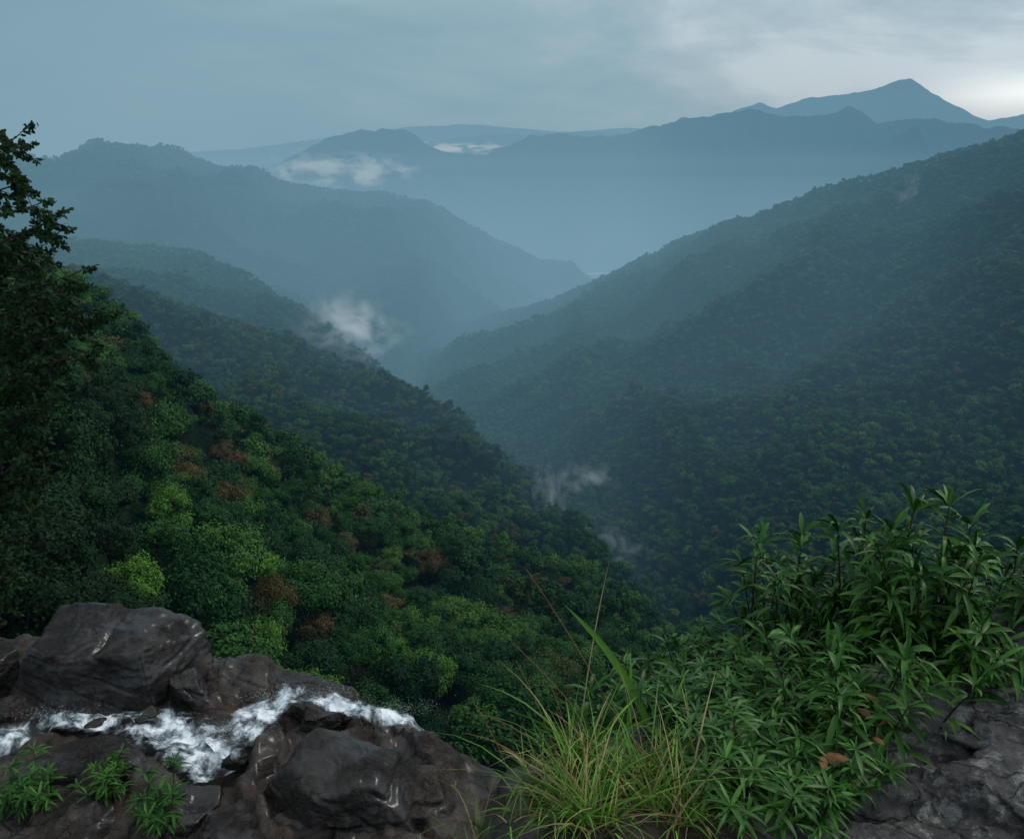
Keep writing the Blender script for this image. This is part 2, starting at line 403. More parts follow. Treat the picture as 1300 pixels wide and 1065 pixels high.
S1 = L1.scatter(6.6)
pp = np.array([proj((p_[0], p_[1], p_[2]+9)) for p_ in S1]); pxs, pys = pp[:, 0], pp[:, 1]
sil = np.interp(pxs, [-30, 240, 350, 450, 550, 600, 880, 960, 1330], [770, 780, 840, 880, 915, 935, 850, 680, 660])
vis = (pxs > -90) & (pxs < 1340) & (pys < sil)
idx = np.where(vis)[0]; idx = idx[np.argsort(np.linalg.norm(S1[idx], axis=1))][:300]
ind = set(idx.tolist())
lime_at = [(180, 700), (310, 772), (490, 850), (215, 640), (440, 705), (345, 700), (560, 850)]
rust_at = [(185, 525), (270, 545), (240, 600), (480, 775), (330, 590), (400, 650), (160, 500), (290, 570), (620, 800), (300, 540), (250, 640), (360, 760), (420, 680), (210, 560)]
src_mid = []
special = {}
for kind, L_ in (('lime', lime_at), ('rust', rust_at)):
    for a, b_ in L_:
        j = min((i for i in idx if i not in special), key=lambda i: math.hypot(pxs[i]-a, pys[i]-b_+12))
        special[j] = kind
for n_, i in enumerate(idx):
    p_ = S1[i]; d = np.linalg.norm(p_); q = (pxs[i], pys[i])
    sc = random.choice([random.uniform(3.6, 4.8), random.uniform(4.6, 7.2)])
    if d < 75: cm = random.choice(NEAR); sc = max(min(sc, 5.8), 4.8)
    elif n_ < 286: cm = random.choice(HI)
    else: cm = MID[n_ % 12]
    mat = None; lab = 'rainforest tree with dense dark green rounded crown'
    kd = special.get(i)
    if q[0] < 130 and 520 < q[1]: kd = None
    if kd == 'lime': mat = M_lime; lab = 'tree with bright yellow-green crown among darker forest'; sc = min(sc, 4.0)
    elif kd == 'rust': mat = M_rust; lab = 'tree with rusty brown leafy crown among green forest'; sc = min(sc, 4.8)
    elif q[0] < 170 and 480 < q[1] < 820: mat = M_darkl; lab = 'tree with very dark dense crown'  # left-hand crowns get the darker leaf colour
    e = add('tree', None, p_, label=lab, category='tree', group='rainforest trees on the near slope')
    e.empty_display_size = 1
    e.rotation_euler = (0, 0, random.uniform(0, 6.28))
    t = add('trunk', random.choice(TR), (0, 0, 0), e); t.scale = (1, 1, random.uniform(.85, 1.0))
    c = add('crown', cm, (0, 0, 5.2+random.uniform(-2.4, 3.6)), e); c.scale = (sc, sc*random.uniform(.8, 1.15), sc*random.uniform(.9, 1.4))
    c.rotation_euler = (random.gauss(0, .15), random.gauss(0, .15), 0)
    if mat:
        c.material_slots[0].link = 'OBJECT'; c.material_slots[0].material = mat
    elif cm in MID and all(o.data is not cm for o in src_mid): src_mid.append(c)
print('src', len(src_mid))

ng = bpy.data.node_groups.new('scatter_crowns', 'GeometryNodeTree')
ng.interface.new_socket('Geometry', in_out='INPUT', socket_type='NodeSocketGeometry')
ng.interface.new_socket('Geometry', in_out='OUTPUT', socket_type='NodeSocketGeometry')
gi = ng.nodes.new('NodeGroupInput'); go = ng.nodes.new('NodeGroupOutput')
iop = ng.nodes.new('GeometryNodeInstanceOnPoints'); jn = ng.nodes.new('GeometryNodeJoinGeometry')
for c in src_mid:
    oi = ng.nodes.new('GeometryNodeObjectInfo'); oi.transform_space = 'ORIGINAL'
    oi.inputs['Object'].default_value = c; oi.inputs['As Instance'].default_value = True
    ng.links.new(oi.outputs['Geometry'], jn.inputs[0])
def na(nm, ty):
    n = ng.nodes.new('GeometryNodeInputNamedAttribute'); n.data_type = ty; n.inputs['Name'].default_value = nm
    return n.outputs['Attribute']
ng.links.new(gi.outputs[0], iop.inputs['Points']); ng.links.new(jn.outputs[0], iop.inputs['Instance'])
iop.inputs['Pick Instance'].default_value = True
ng.links.new(na('idx', 'INT'), iop.inputs['Instance Index'])
ng.links.new(na('rot', 'FLOAT_VECTOR'), iop.inputs['Rotation'])
ng.links.new(na('scl', 'FLOAT_VECTOR'), iop.inputs['Scale'])
ng.links.new(iop.outputs[0], go.inputs[0])
def forest(pts, r0, r1, lift, label, hv=2.2, pw=1.8):
    n = len(pts); pts = pts.copy(); pts[:, 2] += lift+rng.uniform(-hv, hv, n)+3.0*(rng.random(n) > .94)
    m = bpy.data.meshes.new('forest'); m.vertices.add(n); m.vertices.foreach_set('co', pts.astype(np.float32).ravel())
    a = m.attributes.new('idx', 'INT', 'POINT'); a.data.foreach_set('value', rng.integers(0, len(src_mid), n).astype(np.int32))
    a = m.attributes.new('rot', 'FLOAT_VECTOR', 'POINT'); rt = np.zeros((n, 3), np.float32); rt[:, 2] = rng.uniform(0, 6.28, n); rt[:, :2] = rng.normal(0, .18, (n, 2)); a.data.foreach_set('vector', rt.ravel())
    a = m.attributes.new('scl', 'FLOAT_VECTOR', 'POINT'); s = r0+(r1-r0)*rng.random(n)**pw; sv = np.stack([s, s*rng.uniform(.7, 1.15, n), s*rng.uniform(.8, 1.3, n)], 1).astype(np.float32); a.data.foreach_set('vector', sv.ravel())
    m.materials.append(M_leaf)
    o = add('forest', m, kind='stuff', label=label, category='forest')
    md = o.modifiers.new('scatter', 'NODES'); md.node_group = ng
    print('forest', n)
rest = np.array([S1[i] for i in range(len(S1)) if i not in ind and np.linalg.norm(S1[i]) > 95])
forest(rest, 3.8, 8.0, 6.2, 'dense green rainforest canopy covering the near slope', 3)
forest(L2a.scatter(6.6), 3.6, 8.4, 6, 'dense rainforest canopy on the middle spur', 2.8, 2.4)
forest(L2b.scatter(7.2), 4, 8, 6, 'hazy rainforest canopy on the farther spur', 2.4)
forest(L3.scatter(6.4), 3.4, 8.8, 6, 'continuous rainforest canopy covering the long hillside', 2.6, 2.6)
forest(L4.scatter(11.5), 5.5, 12, 6, 'blue hazy forest canopy on the rounded hill', 3)

# ---------------------------------------------------------------- near ledge
W1 = [G(-160, 985, -6.95), G(-60, 955, -6.95), G(10, 935, -6.95), G(70, 914, -6.95), G(150, 910, -6.95), G(210, 926, -6.97), G(255, 945, -7.0), G(275, 965, -7.03), G(285, 985, -7.10)]
W1w = [.34, .34, .28, .22, .22, .40, .48, .40, .32]
W2 = [G(265, 955, -7.0), G(305, 928, -6.96), G(338, 900, -6.90), G(372, 887, -6.87), G(430, 891, -6.90), G(490, 905, -6.94), G(530, 917, -7.0), tuple(G(556, 928, -7.15)+Vector((0, .35, -.4)))]
W2w = [.36, .34, .32, .22, .18, .15, .12, .08]
def polyline(pts, n=60):
    pts = np.array([tuple(q) for q in pts]); s = np.linspace(0, len(pts)-1, n)
    return np.stack([np.interp(s, np.arange(len(pts)), pts[:, j]) for j in range(3)], 1)
PL = [(polyline(W1), np.interp(np.linspace(0, len(W1)-1, 60), range(len(W1)), W1w)), (polyline(W2), np.interp(np.linspace(0, len(W2)-1, 60), range(len(W2)), W2w))]
EX = [-30, -12, -4.76, -3.43, -2.43, -1.12, -.5, 0, 2, 8, 30]; EY = [16, 11.5, 10.3, 9.7, 9.2, 8.5, 8.1, 7.8, 8, 8, 12]
def ledge(x, y, carve=True):
    x = np.asarray(x, float); y = np.asarray(y, float)
    ye = np.interp(x, EX, EY)
    zf = -7.06-.95*np.maximum(0, y-ye)-.25*sstep(7.0, 5.0, y)*sstep(0, -3, x)
    yb = np.interp(x, [-.3, .3, .8, 1.3, 2], [2.4, 2.75, 3.1, 3.7, 4.1])
    zr = -1.72-.22*np.maximum(y, 0)-2.2*np.maximum(0, y-yb)-.20*sstep(1.0, 1.4, x)
    w = sstep(-.95, .0, x)
    z = zf+w*np.maximum(0, zr-zf)
    q = x*1.3+y*.6+1.2*fbm(x*.8, y*.8, 31, 3); st = np.floor(q*2.2); hstep = (_h(st.astype(np.int64), st.astype(np.int64)*0+3, 5)-.5)*.24
    n = .20*fbm(x*1.1, y*1.1, 21, 5, True)+.05*fbm(x*5, y*5, 22, 5)
    z = z+n*(1-.5*w)+hstep*(1-w)
    if carve:
        dm = np.full(x.shape, 9.0)
        for C, W in PL:
            for k in range(60):
                dm = np.minimum(dm, np.hypot(x-C[k, 0], y-C[k, 1])-W[k]*.85)
        z = z-.24*sstep(.20, -.12, dm)
    return z
xs = np.linspace(-11, 7, 460); ys = np.linspace(-2, 13, 380)
X, Y = np.meshgrid(xs, ys)
me = mesh_np('ledge', np.stack([X, Y, ledge(X, Y)], 2).reshape(-1, 3), grid_faces(380, 460), M_rock, True)
me.materials.append(M_grey)
fx = (X[:-1, :-1]+X[1:, 1:])/2
me.polygons.foreach_set('material_index', (fx.ravel() > .9).astype(np.int32))
add('ground', me, kind='structure', label='wet brown rock ledge at the top of the waterfall', category='ground')
xs = np.linspace(-90, 120, 160); ys = np.linspace(11.5, 130, 90)
X, Y = np.meshgrid(xs, ys)
add('hillside', mesh_np('cliff', np.stack([X, Y, ledge(X, Y, False)-.6], 2).reshape(-1, 3), grid_faces(90, 160), M_floor, True), kind='structure', label='steep slope dropping away below the rock ledge', category='hill')

def rock(name, loc, dims, seed, mat, label, rotz=0, sub=6, planes=None, rough=.05, sharp=30, tilt=(0, 0), npl=10, fine=.4):
    rs = np.random.default_rng(seed)
    V, T = ico(sub)
    if planes is None:
        pl = rs.normal(size=(npl, 3)); pl[:, 2] *= .6; pl /= np.linalg.norm(pl, axis=1, keepdims=True); pd = rs.uniform(.55, .85, npl)
        pl[0] = (rs.uniform(-.2, .2), -.15, 1); pd[0] = .6
        pl[1] = (rs.uniform(-.4, .4), -1, .35); pd[1] = .7
    else:
        pl = np.array([q[:3] for q in planes], float); pd = np.array([q[3] for q in planes])
    pl /= np.linalg.norm(pl, axis=1, keepdims=True)
    dots = np.maximum(V@pl.T, 1e-3)/pd
    inv = np.maximum((np.sum(dots**sharp, axis=1))**(1/sharp), 1/1.12)
    R_ = V/inv[:, None]
    R_ = R_*np.array(dims)*.5
    out = np.empty_like(R_)
    for i, v in enumerate(R_):
        q = Vector(v)+Vector((seed*3.1, 0, 0))
        a = noise.fractal(q*1.1, 1.0, 2.1, 3)*rough*1.6+noise.fractal(q*6, .8, 2.1, 5)*rough*fine
        h_ = q.z*3.2+q.x*.9+.8*noise.noise(q*.9)
        fr = h_-math.floor(h_)
        a -= rough*1.3*max(0, 1-abs(fr-.5)*10)*max(0, .5+noise.noise(q*1.7+Vector((5, 5, 5))))
        cell = noise.cell(q*2.2+Vector((noise.noise(q*1.5), noise.noise(q*1.5+Vector((9, 1, 4))), 0))*1.2)
        a += (cell-.5)*rough*.6
        out[i] = v+V[i]*a
    me = mesh_np(name, out, T, mat, True)
    o = add(name, me, loc, label=label, category='rock')
    o.rotation_euler = (tilt[0], tilt[1], rotz)
    return o
c = G(112, 885, -6.9)
rock('boulder', (c.x+.05, c.y+.45, -6.72), (2.65, 2.0, 1.95), 11, M_rock2, 'large angular dark wet boulder beside rushing stream',
     planes=[(.0, -.10, 1, .56), (.25, -1, .22, .62), (-.55, -.9, .30, .72), (1, -.35, .22, .74), (-1, 0, .30, .80), (0, 1, .3, .8), (.7, .0, .9, .76), (0, 0, -1, .8), (.8, -.9, .7, .83), (.1, -.8, 1, .74)], rough=.045, sharp=80)
c = G(226, 890, -6.9); rock('boulder', (c.x+.05, c.y+.2, -6.84), (.7, .9, .8), 12, M_rock2, 'smaller dark boulder leaning against the big one', .5)
c = G(-20, 890, -6.9); rock('boulder', (c.x-.3, c.y+.5, -6.85), (1.3, 1.3, 1.3), 42, M_rock2, 'dark wet rock partly hidden by leaves', .9)
c = G(440, 975, -6.8)
rock('boulder', (c.x-.0, c.y-.15, -6.95), (2.3, 1.6, 1.5), 5, M_rock2, 'rounded dark wet boulder splitting the stream', -.25, sharp=22, rough=.04,
     planes=[(-.1, -.3, 1, .62), (.5, -1, .3, .68), (-.6, -.8, .3, .70), (1, .1, .5, .66), (-1, .1, .4, .72), (0, 1, .5, .7), (.3, .3, 1, .66), (-.5, -.5, .8, .72)])
c = G(548, 985, -6.8); rock('boulder', (c.x-.1, c.y-.15, -7.16), (1.1, 1.0, .9), 25, M_rock, 'brown wet rock at the lip of the fall', .6)
c = G(85, 965, -6.9); rock('boulder', (c.x, c.y-.15, -7.02), (1.9, .9, .8), 7, M_rock2, 'flat dark rock between white water', .1)
c = G(290, 878, -6.9); rock('rock_slab', (c.x, c.y+.35, -7.02), (1.5, 1.1, .65), 8, M_rock, 'reddish brown slab with worn flat top', -.4)
c = G(370, 860, -6.9); rock('rock_slab', (c.x, c.y+.05, -7.10), (2.2, .8, .5), 9, M_rock, 'low brown slab along the cliff edge', -.45)
c = G(20, 905, -6.9); rock('boulder', (c.x-.1, c.y+.15, -7.04), (1.0, .5, .5), 10, M_rock, 'small brown rock in the stream', .1)
c = G(350, 1055, -7.1); rock('boulder', (c.x-.1, c.y-.1, -7.25), (2.2, 1.4, 1.1), 15, M_rock2, 'dark wet rock below the small rapids', .6)
c = G(60, 1050, -7.1); rock('boulder', (c.x, c.y-.3, -7.2), (2.0, 1.2, .9), 16, M_rock2, 'dark rock at the edge of the pool', .3)
c = G(500, 1075, -7.1); rock('boulder', (c.x, c.y-.3, -7.3), (1.8, 1.2, .9), 18, M_rock2, 'dark wet rock under the big boulder', .9)
c = G(165, 990, -7.0); rock('boulder', (c.x, c.y, -7.12), (.95, .6, .5), 19, M_rock2, 'small dark rock parting the white water', .4)
c = G(235, 1030, -7.0); rock('boulder', (c.x, c.y, -7.15), (1.2, .8, .7), 20, M_rock2, 'dark rock damming the lower pool', .4)
c = G(405, 905, -6.9); rock('boulder', (c.x, c.y-.05, -6.98), (.7, .35, .42), 6, M_rock2, 'low dark rock at the stream edge', .3)
c = G(195, 903, -6.9); rock('boulder', (c.x, c.y-.02, -7.0), (.45, .28, .36), 61, M_rock2, 'small wet rock breaking the current', .6)
c = G(302, 957, -6.9); rock('boulder', (c.x, c.y, -7.02), (.40, .28, .36), 62, M_rock2, 'little dark rock splitting white foam', .2)
c = G(120, 912, -6.9); rock('boulder', (c.x, c.y-.02, -7.03), (.40, .24, .32), 63, M_rock2, 'small wet stone poking from white water', 1.1)
def ogr(u, v, zc, dims, seed, label, rz, tilt=(0, 0)):
    c = G(u, v, -2.25); rock('rock_outcrop', (c.x, c.y, zc), dims, seed, M_grey, label, rz, rough=.042, sharp=22, tilt=tilt, fine=1.0,
        planes=[(.05, -.05, 1, .5), (.3, -1, .5, .8), (-.6, -.8, .5, .82), (1, 0, .4, .85), (-1, .1, .5, .82), (0, 1, .5, .85), (.4, .5, 1, .66), (-.3, -.4, 1, .62), (.5, -.5, 1, .68)])
ogr(1240, 895, -2.34, (1.35, .75, .88), 31, 'rough grey lichen-covered rock slab beside the shrubs', .15, (0, -.10))
ogr(1370, 870, -2.22, (.9, .9, .86), 34, 'grey rock slab with pale lichen patches', .4)
ogr(1130, 960, -2.44, (.7, .5, .60), 33, 'small cracked grey rock near fallen leaves', .5)
ogr(1230, 985, -2.39, (.65, .4, .60), 35, 'low pale grey rock with rough surface', .1)
ogr(1320, 1010, -2.36, (.8, .6, .64), 36, 'dark grey rock with cracked edges', .3)
ogr(1170, 1060, -2.44, (.9, .5, .60), 37, 'dark grey rock half covered by leaves', .2)

# stream
UVS = []
def ribbon(mb, pts, wid, n=240, m_=36, seed=0):
    pts = np.array([tuple(p_) for p_ in pts]); wid = np.array(wid)
    s = np.linspace(0, len(pts)-1, n); k0 = np.arange(len(pts))
    C = np.stack([np.interp(s, k0, pts[:, j]) for j in range(3)], 1)
    ker = np.hanning(33); ker /= ker.sum()
    C = np.stack([np.convolve(np.pad(C[:, j], 16, mode='edge'), ker, 'valid') for j in range(3)], 1)
    W = np.interp(s, k0, wid)*1.15
    T = np.gradient(C, axis=0); T[:, 2] = 0; T /= np.linalg.norm(T, axis=1, keepdims=True)+1e-9
    S = np.stack([-T[:, 1], T[:, 0], 0*T[:, 0]], 1)
    a = np.linspace(-1, 1, m_)
    edge = 1+.3*fbm(s*3, s*0, seed+3, 3)
    V = C[:, None, :]+S[:, None, :]*(a[None, :, None]*(W*edge)[:, None, None])
    ds = np.concatenate([[0], np.cumsum(np.linalg.norm(np.diff(C, axis=0), axis=1))])
    V[:, :, 2] += .12*fbm(V[:, :, 0]*2.0, V[:, :, 1]*2.6, seed, 3)+.06*fbm(V[:, :, 0]*5, V[:, :, 1]*6, seed+9, 4)
    mb.put(V.reshape(-1, 3), grid_faces(n, m_))
    UVS.append(np.stack([np.broadcast_to(a[None, :], (n, m_)), np.broadcast_to(ds[:, None]+seed*3, (n, m_))], 2).reshape(-1, 2))
mb = MB()
ribbon(mb, W1, W1w, seed=4); ribbon(mb, W2, W2w, seed=8)
me = mb.mesh('stream', M_water, True)
uvl = me.uv_layers.new(name='flow'); UV = np.concatenate(UVS)
li = np.empty(len(me.loops), np.int32); me.loops.foreach_get('vertex_index', li)
uvl.data.foreach_set('uv', UV[li].astype(np.float32).ravel())
add('stream', me, kind='structure', label='foaming white stream rushing between dark boulders', category='water')
mb = MB(); n = 5200
base = [G(350, 885, -6.8), G(420, 884, -6.80), G(500, 903, -6.88), G(300, 930, -6.88), G(245, 935, -6.9), G(70, 908, -6.86)]
C = np.array([tuple(base[i % 6]+Vector((random.gauss(0, .26), random.gauss(0, .09), abs(random.gauss(0, .06))))) for i in range(n)])
mb.rhombs(C, unit(n), unit(n), rng.uniform(.003, .009, n), rng.uniform(.003, .008, n))
add('spray', mb.mesh('spray', M_spray), kind='stuff', label='fine white spray droplets above the rapids', category='water')

# ---------------------------------------------------------------- near leafy tree
mbt = MB(); mbl = MB()
tb = np.array([-11.2, 12.2, -9.5])
tp = [tb, tb+[.2, 0, 3], tb+[.5, .1, 6], tb+[.7, .1, 8.5], tb+[1.0, .1, 11]]
mbt.tube(tp, [.28, .24, .19, .12, .04], 9)
ev = [165, 185, 205, 230, 255, 290, 310, 340, 380, 420, 450, 480, 510, 545, 640, 800]; eu = [12, 34, 36, 56, 96, 124, 108, 104, 124, 142, 138, 112, 90, 76, 66, 40]
def spray_leaves(a, b_, n, L0=.07, L1_=.12):
    ts = rng.random(n)**.55; C = a+(b_-a)*ts[:, None]
    d = unit(n); d[:, 2] = d[:, 2]*.7-.15
    ax = (b_-a)/np.linalg.norm(b_-a)
    U = d+ax*.3; U /= np.linalg.norm(U, axis=1, keepdims=True)
    l = rng.uniform(L0, L1_, n)
    N = unit(n)*.7+np.array([.2, -.6, .5]); N /= np.linalg.norm(N, axis=1, keepdims=True)
    mbl.hexleaf(C+U*l[:, None]*.6, U, N, l, l*rng.uniform(.36, .50, n))
for k in range(25):   # main layered boughs
    v = 180+k*18.5+random.uniform(-7, 7); ue = np.interp(v, ev, eu)
    reach = random.uniform(.6, 1.0)
    tip = np.array(P(ue*reach-8-(1-reach)*40, v, random.uniform(11.4, 12.9)))
    s0 = tb+np.array([.7, .1, 0]); s0[2] = tip[2]-random.uniform(.9, 2.2)
    m1 = s0*.5+tip*.5+np.array([0, random.uniform(-.2, .2), random.uniform(.0, .3)])
    pts = [s0, s0*.75+m1*.25+np.array([0, 0, .1]), m1, m1*.4+tip*.6+np.array([0, 0, .06]), tip]
    mbt.tube(pts, [.05, .04, .028, .016, .005], 6)
    pl = polyline(pts, 40)
    ntw = 26 if v < 350 else 42
    for j in range(ntw):
        q = pl[int(6+33*random.random()**.8)]
        an = random.uniform(-.9, 1.0); sd = random.uniform(-.6, .6)
        dv_ = np.array([math.cos(an)*random.choice([1, 1, .3, -.4]), sd, math.sin(an)*.7]); dv_ /= np.linalg.norm(dv_)
        ln = random.uniform(.12, .50)
        e1 = q+dv_*ln
        mbt.tube([q, (q+e1)/2+np.array([0, 0, .02]), e1], [.008, .005, .002], 4)
        spray_leaves(q+(e1-q)*.3, e1, int(14+ln*46))
for k in range(460):   # denser lower interior
    v = random.uniform(340, 780); ue = np.interp(v, ev, eu)
    u = min(ue-24, 74)-random.random()*190
    q = np.array(P(u, v, random.uniform(12, 14))); e1 = q+unit(1)[0]*.42
    mbt.tube([q, e1], [.006, .002], 3); spray_leaves(q, e1, 36, .08, .14)
e = add('tree', None, tb, label='leafy tree with open crown silhouetted against the sky', category='tree')
t = add('trunk', mbt.mesh('trunk', M_bark, True), -Vector(tb), e)
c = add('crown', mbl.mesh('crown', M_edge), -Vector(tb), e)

# ---------------------------------------------------------------- shrubs
def shrub_mesh(nst, hgt, spread, lf=1.0):
    s = MB(); l = MB()
    for i in range(nst):
        a = random.uniform(0, 6.28); r = random.uniform(.15, 1)*spread; H = hgt*random.uniform(.40, 1.14)
        top = np.array([math.cos(a)*r, math.sin(a)*r, H]); p0 = np.array([math.cos(a)*.05, math.sin(a)*.05, -.1])
        pts = [p0, p0*.6+top*.4+np.array([0, 0, -.06*H]), p0*.25+top*.75, top]
        s.tube(pts, [.008, .006, .004, .0025], 5)
        nn = int(5+H*8)
        for j in range(nn):
            f = .22+.78*j/(nn-1); k = f*3; i0 = min(int(k), 2); q = pts[i0]*(1-(k-i0))+pts[i0+1]*(k-i0)
            for w in range(random.randint(2, 4) if j < nn-1 else 10):
                b_ = random.uniform(0, 6.28); el = random.uniform(-.2, .85)+(.3 if j >= nn-2 else 0)
                L = random.uniform(.10, .19)*lf*(1.0 if j < nn-2 else .9); dr = np.array([math.cos(b_)*math.cos(el), math.sin(b_)*math.cos(el), math.sin(el)])
                dp = random.uniform(.1, .7)
                sp = [q, q+dr*L*.28, q+dr*L*.58+np.array([0, 0, -L*.22*dp]), q+dr*L*.82+np.array([0, 0, -L*.55*dp]), q+dr*L+np.array([0, 0, -L*dp])]
                sd = np.cross(dr, [0, 0, 1])+np.array([random.uniform(-.3, .3), random.uniform(-.3, .3), random.uniform(-.7, .7)])
                wd = L*random.uniform(.055, .080)
                l.strip(sp, [wd*.2, wd*.9, wd, wd*.6, .0006], sd, .35)
    return s.mesh('stem', M_bark), l.mesh('foliage', M_shrub)
SV = [shrub_mesh(10, .85, .40), shrub_mesh(10, .8, .40), shrub_mesh(10, .7, .38), shrub_mesh(11, .55, .36), shrub_mesh(10, .45, .30, 1.0), shrub_mesh(7, .85, .30)]
def shrub(u, vtop, d, k, grp='leafy shrubs on the rocky bank', lab='green shrub with narrow whorled leaves on the bank', sc=None, cat='shrub'):
    t = P(u, vtop+34, d); z0 = float(ledge(t.x, t.y))
    z0 = max(z0, -3.0)
    H = [.85, .8, .7, .55, .45, .85][k]
    s = max(.40, (t.z-z0)/H) if sc is None else sc
    e = add('shrub', None, (t.x, t.y, z0), label=lab, category=cat, group=grp); e.empty_display_size = .1
    e.rotation_euler = (0, 0, random.uniform(0, 6.28)); w = min(max(s, .8), 1.15)
    e.scale = (w, w, s)
    add('stem', SV[k][0], (0, 0, 0), e); add('foliage', SV[k][1], (0, 0, 0), e)
for a in [(970, 640, 3.7, 5), (1005, 660, 3.6, 5), (1045, 640, 3.8, 5), (1085, 670, 3.6, 5), (1130, 600, 3.5, 5), (1165, 640, 3.4, 5), (1180, 670, 3.7, 1), (1215, 610, 3.3, 5), (1265, 635, 3.3, 5), (1330, 640, 3.4, 0), (1030, 720, 3.8, 1), (1110, 690, 3.7, 1),
          (1240, 690, 3.4, 1), (1085, 725, 3.4, 2), (1005, 755, 3.4, 2), (1150, 730, 3.1, 2), (1220, 715, 3.1, 3), (1290, 700, 3.15, 3), (925, 765, 3.5, 5), (850, 790, 3.4, 5), (890, 800, 3.3, 4), (950, 790, 3.4, 3),
          (970, 815, 3.2, 3), (1030, 800, 3.0, 3), (1090, 785, 2.9, 3), (890, 850, 3.1, 4), (960, 870, 2.85, 3), (1030, 865, 2.75, 3), (1150, 780, 3.0, 3), (1235, 750, 3.15, 4), (1190, 790, 3.0, 4), (820, 850, 3.2, 4),
          (845, 880, 3.0, 4), (1050, 900, 2.6, 4), (960, 940, 2.55, 4), (1370, 700, 3.2, 3), (900, 925, 2.7, 4), (1000, 960, 2.4, 4), (930, 990, 2.4, 4), (1040, 985, 2.35, 4), (1010, 850, 3.0, 3), (1095, 835, 2.85, 4)]:
    shrub(*a)
for u, v, s in [(70, 965, 1.0), (140, 962, .9), (225, 985, 1.0), (30, 985, .8)]:
    g = G(u, v, -6.7)
    e = add('plant', None, (g.x, g.y-.3, -6.95), label='small leafy green plant growing on wet rock', category='plant', group='small plants beside the stream')
    e.scale = (1.3*s, 1.3*s, .9*s); e.rotation_euler = (0, 0, random.uniform(0, 6))
    add('stem', SV[4][0], (0, 0, 0), e); add('foliage', SV[4][1], (0, 0, 0), e)

# ---------------------------------------------------------------- grass
mg = MB(); ms = MB()
tuss = [(random.gauss(745, 100), random.uniform(955, 1085), random.uniform(.55, 1.3)) for i in range(44)]
for i in range(1150):
    tu, tv, ts = tuss[i % len(tuss)]
    u = tu+random.gauss(0, 13); v = tv+random.gauss(0, 8)
    if u < 560 or u > 970: continue
    g = G(u, v, -2.3); x, y = g.x, g.y; z0 = float(ledge(x, y, False))-.02
    if z0 < -2.9: continue
    L = random.uniform(.10, .40)*ts*(1.1-abs(u-750)/420)
    if random.random() < .08: L *= 1.55
    a = random.uniform(0, 6.28); lean = random.uniform(.1, 1.3)
    dr = np.array([math.cos(a)*lean, math.sin(a)*lean*.7, 1.0]); dr /= np.linalg.norm(dr)
    p0 = np.array([x, y, z0]); dp = np.array([math.cos(a), math.sin(a), 0])
    sp = [p0+dr*L*t+dp*L*.4*t*t-np.array([0, 0, L*.40*t**2.5*lean*1.3]) for t in (0, .2, .4, .6, .8, 1)]
    w = random.uniform(.0014, .0044)
    tgt = ms if random.random() < .24 else mg
    tgt.strip(sp, [w, w, w*.95, w*.8, w*.5, .0003], np.cross(dr, [random.gauss(0, .5), 1, .1]), .3)
add('grass', mg.mesh('grass', M_grass), kind='stuff', label='tuft of long bright green grass blades', category='grass')
add('grass', ms.mesh('dry_grass', M_straw), kind='stuff', label='dry straw coloured blades among green grass', category='grass')
mr = MB()
for (u0, v0, u1, v1) in [(770, 900, 668, 722), (745, 930, 650, 815), (700, 950, 655, 838), (690, 960, 610, 905), (905, 960, 880, 870), (720, 940, 690, 850), (660, 970, 590, 930), (640, 975, 600, 890)]:
    a = np.array(P(u0, v0, 3.0)); b_ = np.array(P(u1, v1, 3.0)); a = a-(b_-a)*.5
    pts = [a+(b_-a)*t+np.array([0, 0, .05*math.sin(math.pi*t)]) for t in np.linspace(0, 1, 7)]
    mr.tube(pts, list(np.linspace(.003, .001, 7)), 5)
add('grass', mr.mesh('stalks', M_redst), kind='stuff', label='thin reddish dry grass stalks', category='grass')
mw = MB()
for (u0, v0, u1, v1, w, up) in [(805, 900, 714, 765, .017, .06), (790, 950, 800, 820, .010, .02), (830, 945, 872, 850, .009, .05), (760, 960, 700, 880, .008, .06), (870, 960, 925, 890, .008, .06), (720, 960, 640, 900, .007, .06)]:
    a = np.array(P(u0, v0, 2.85)); b_ = np.array(P(u1, v1, 2.9)); a = a-(b_-a)*.35
    pts = [a+(b_-a)*t+np.array([.02*math.sin(math.pi*t), 0, up*math.sin(math.pi*t)]) for t in np.linspace(0, 1, 8)]
    mw.strip(pts, [w*k for k in (.4, .8, 1, 1, .9, .7, .4, .02)], (b_-a)[[2, 1, 0]]*np.array([1, 0, -1]), .3)
add('grass', mw.mesh('broad_blades', M_grass), kind='stuff', label='broad bright green reed leaves rising from grass', category='grass')

# fallen leaves
for u, v, s in [(1105, 885, .045), (1060, 962, .05), (1045, 968, .04), (1098, 905, .035), (1170, 868, .03), (1115, 940, .03), (1125, 915, .035)]:
    g = G(u, v, -2.12); mbx = MB()
    sp = [np.array([-s, 0, 0]), np.array([-s*.3, 0, s*.25]), np.array([s*.4, 0, s*.3]), np.array([s, 0, s*.05])]
    mbx.strip(sp, [.002, s*.42, s*.38, .001], (0, 1, 0), .5)
    o = add('fallen_leaf', mbx.mesh('fallen_leaf', M_dead), g, label='curled dry brown leaf lying by the rock', category='leaf', group='fallen dry leaves')
    o.rotation_euler = (random.uniform(-.4, .4), random.uniform(-.4, .4), random.uniform(0, 6))

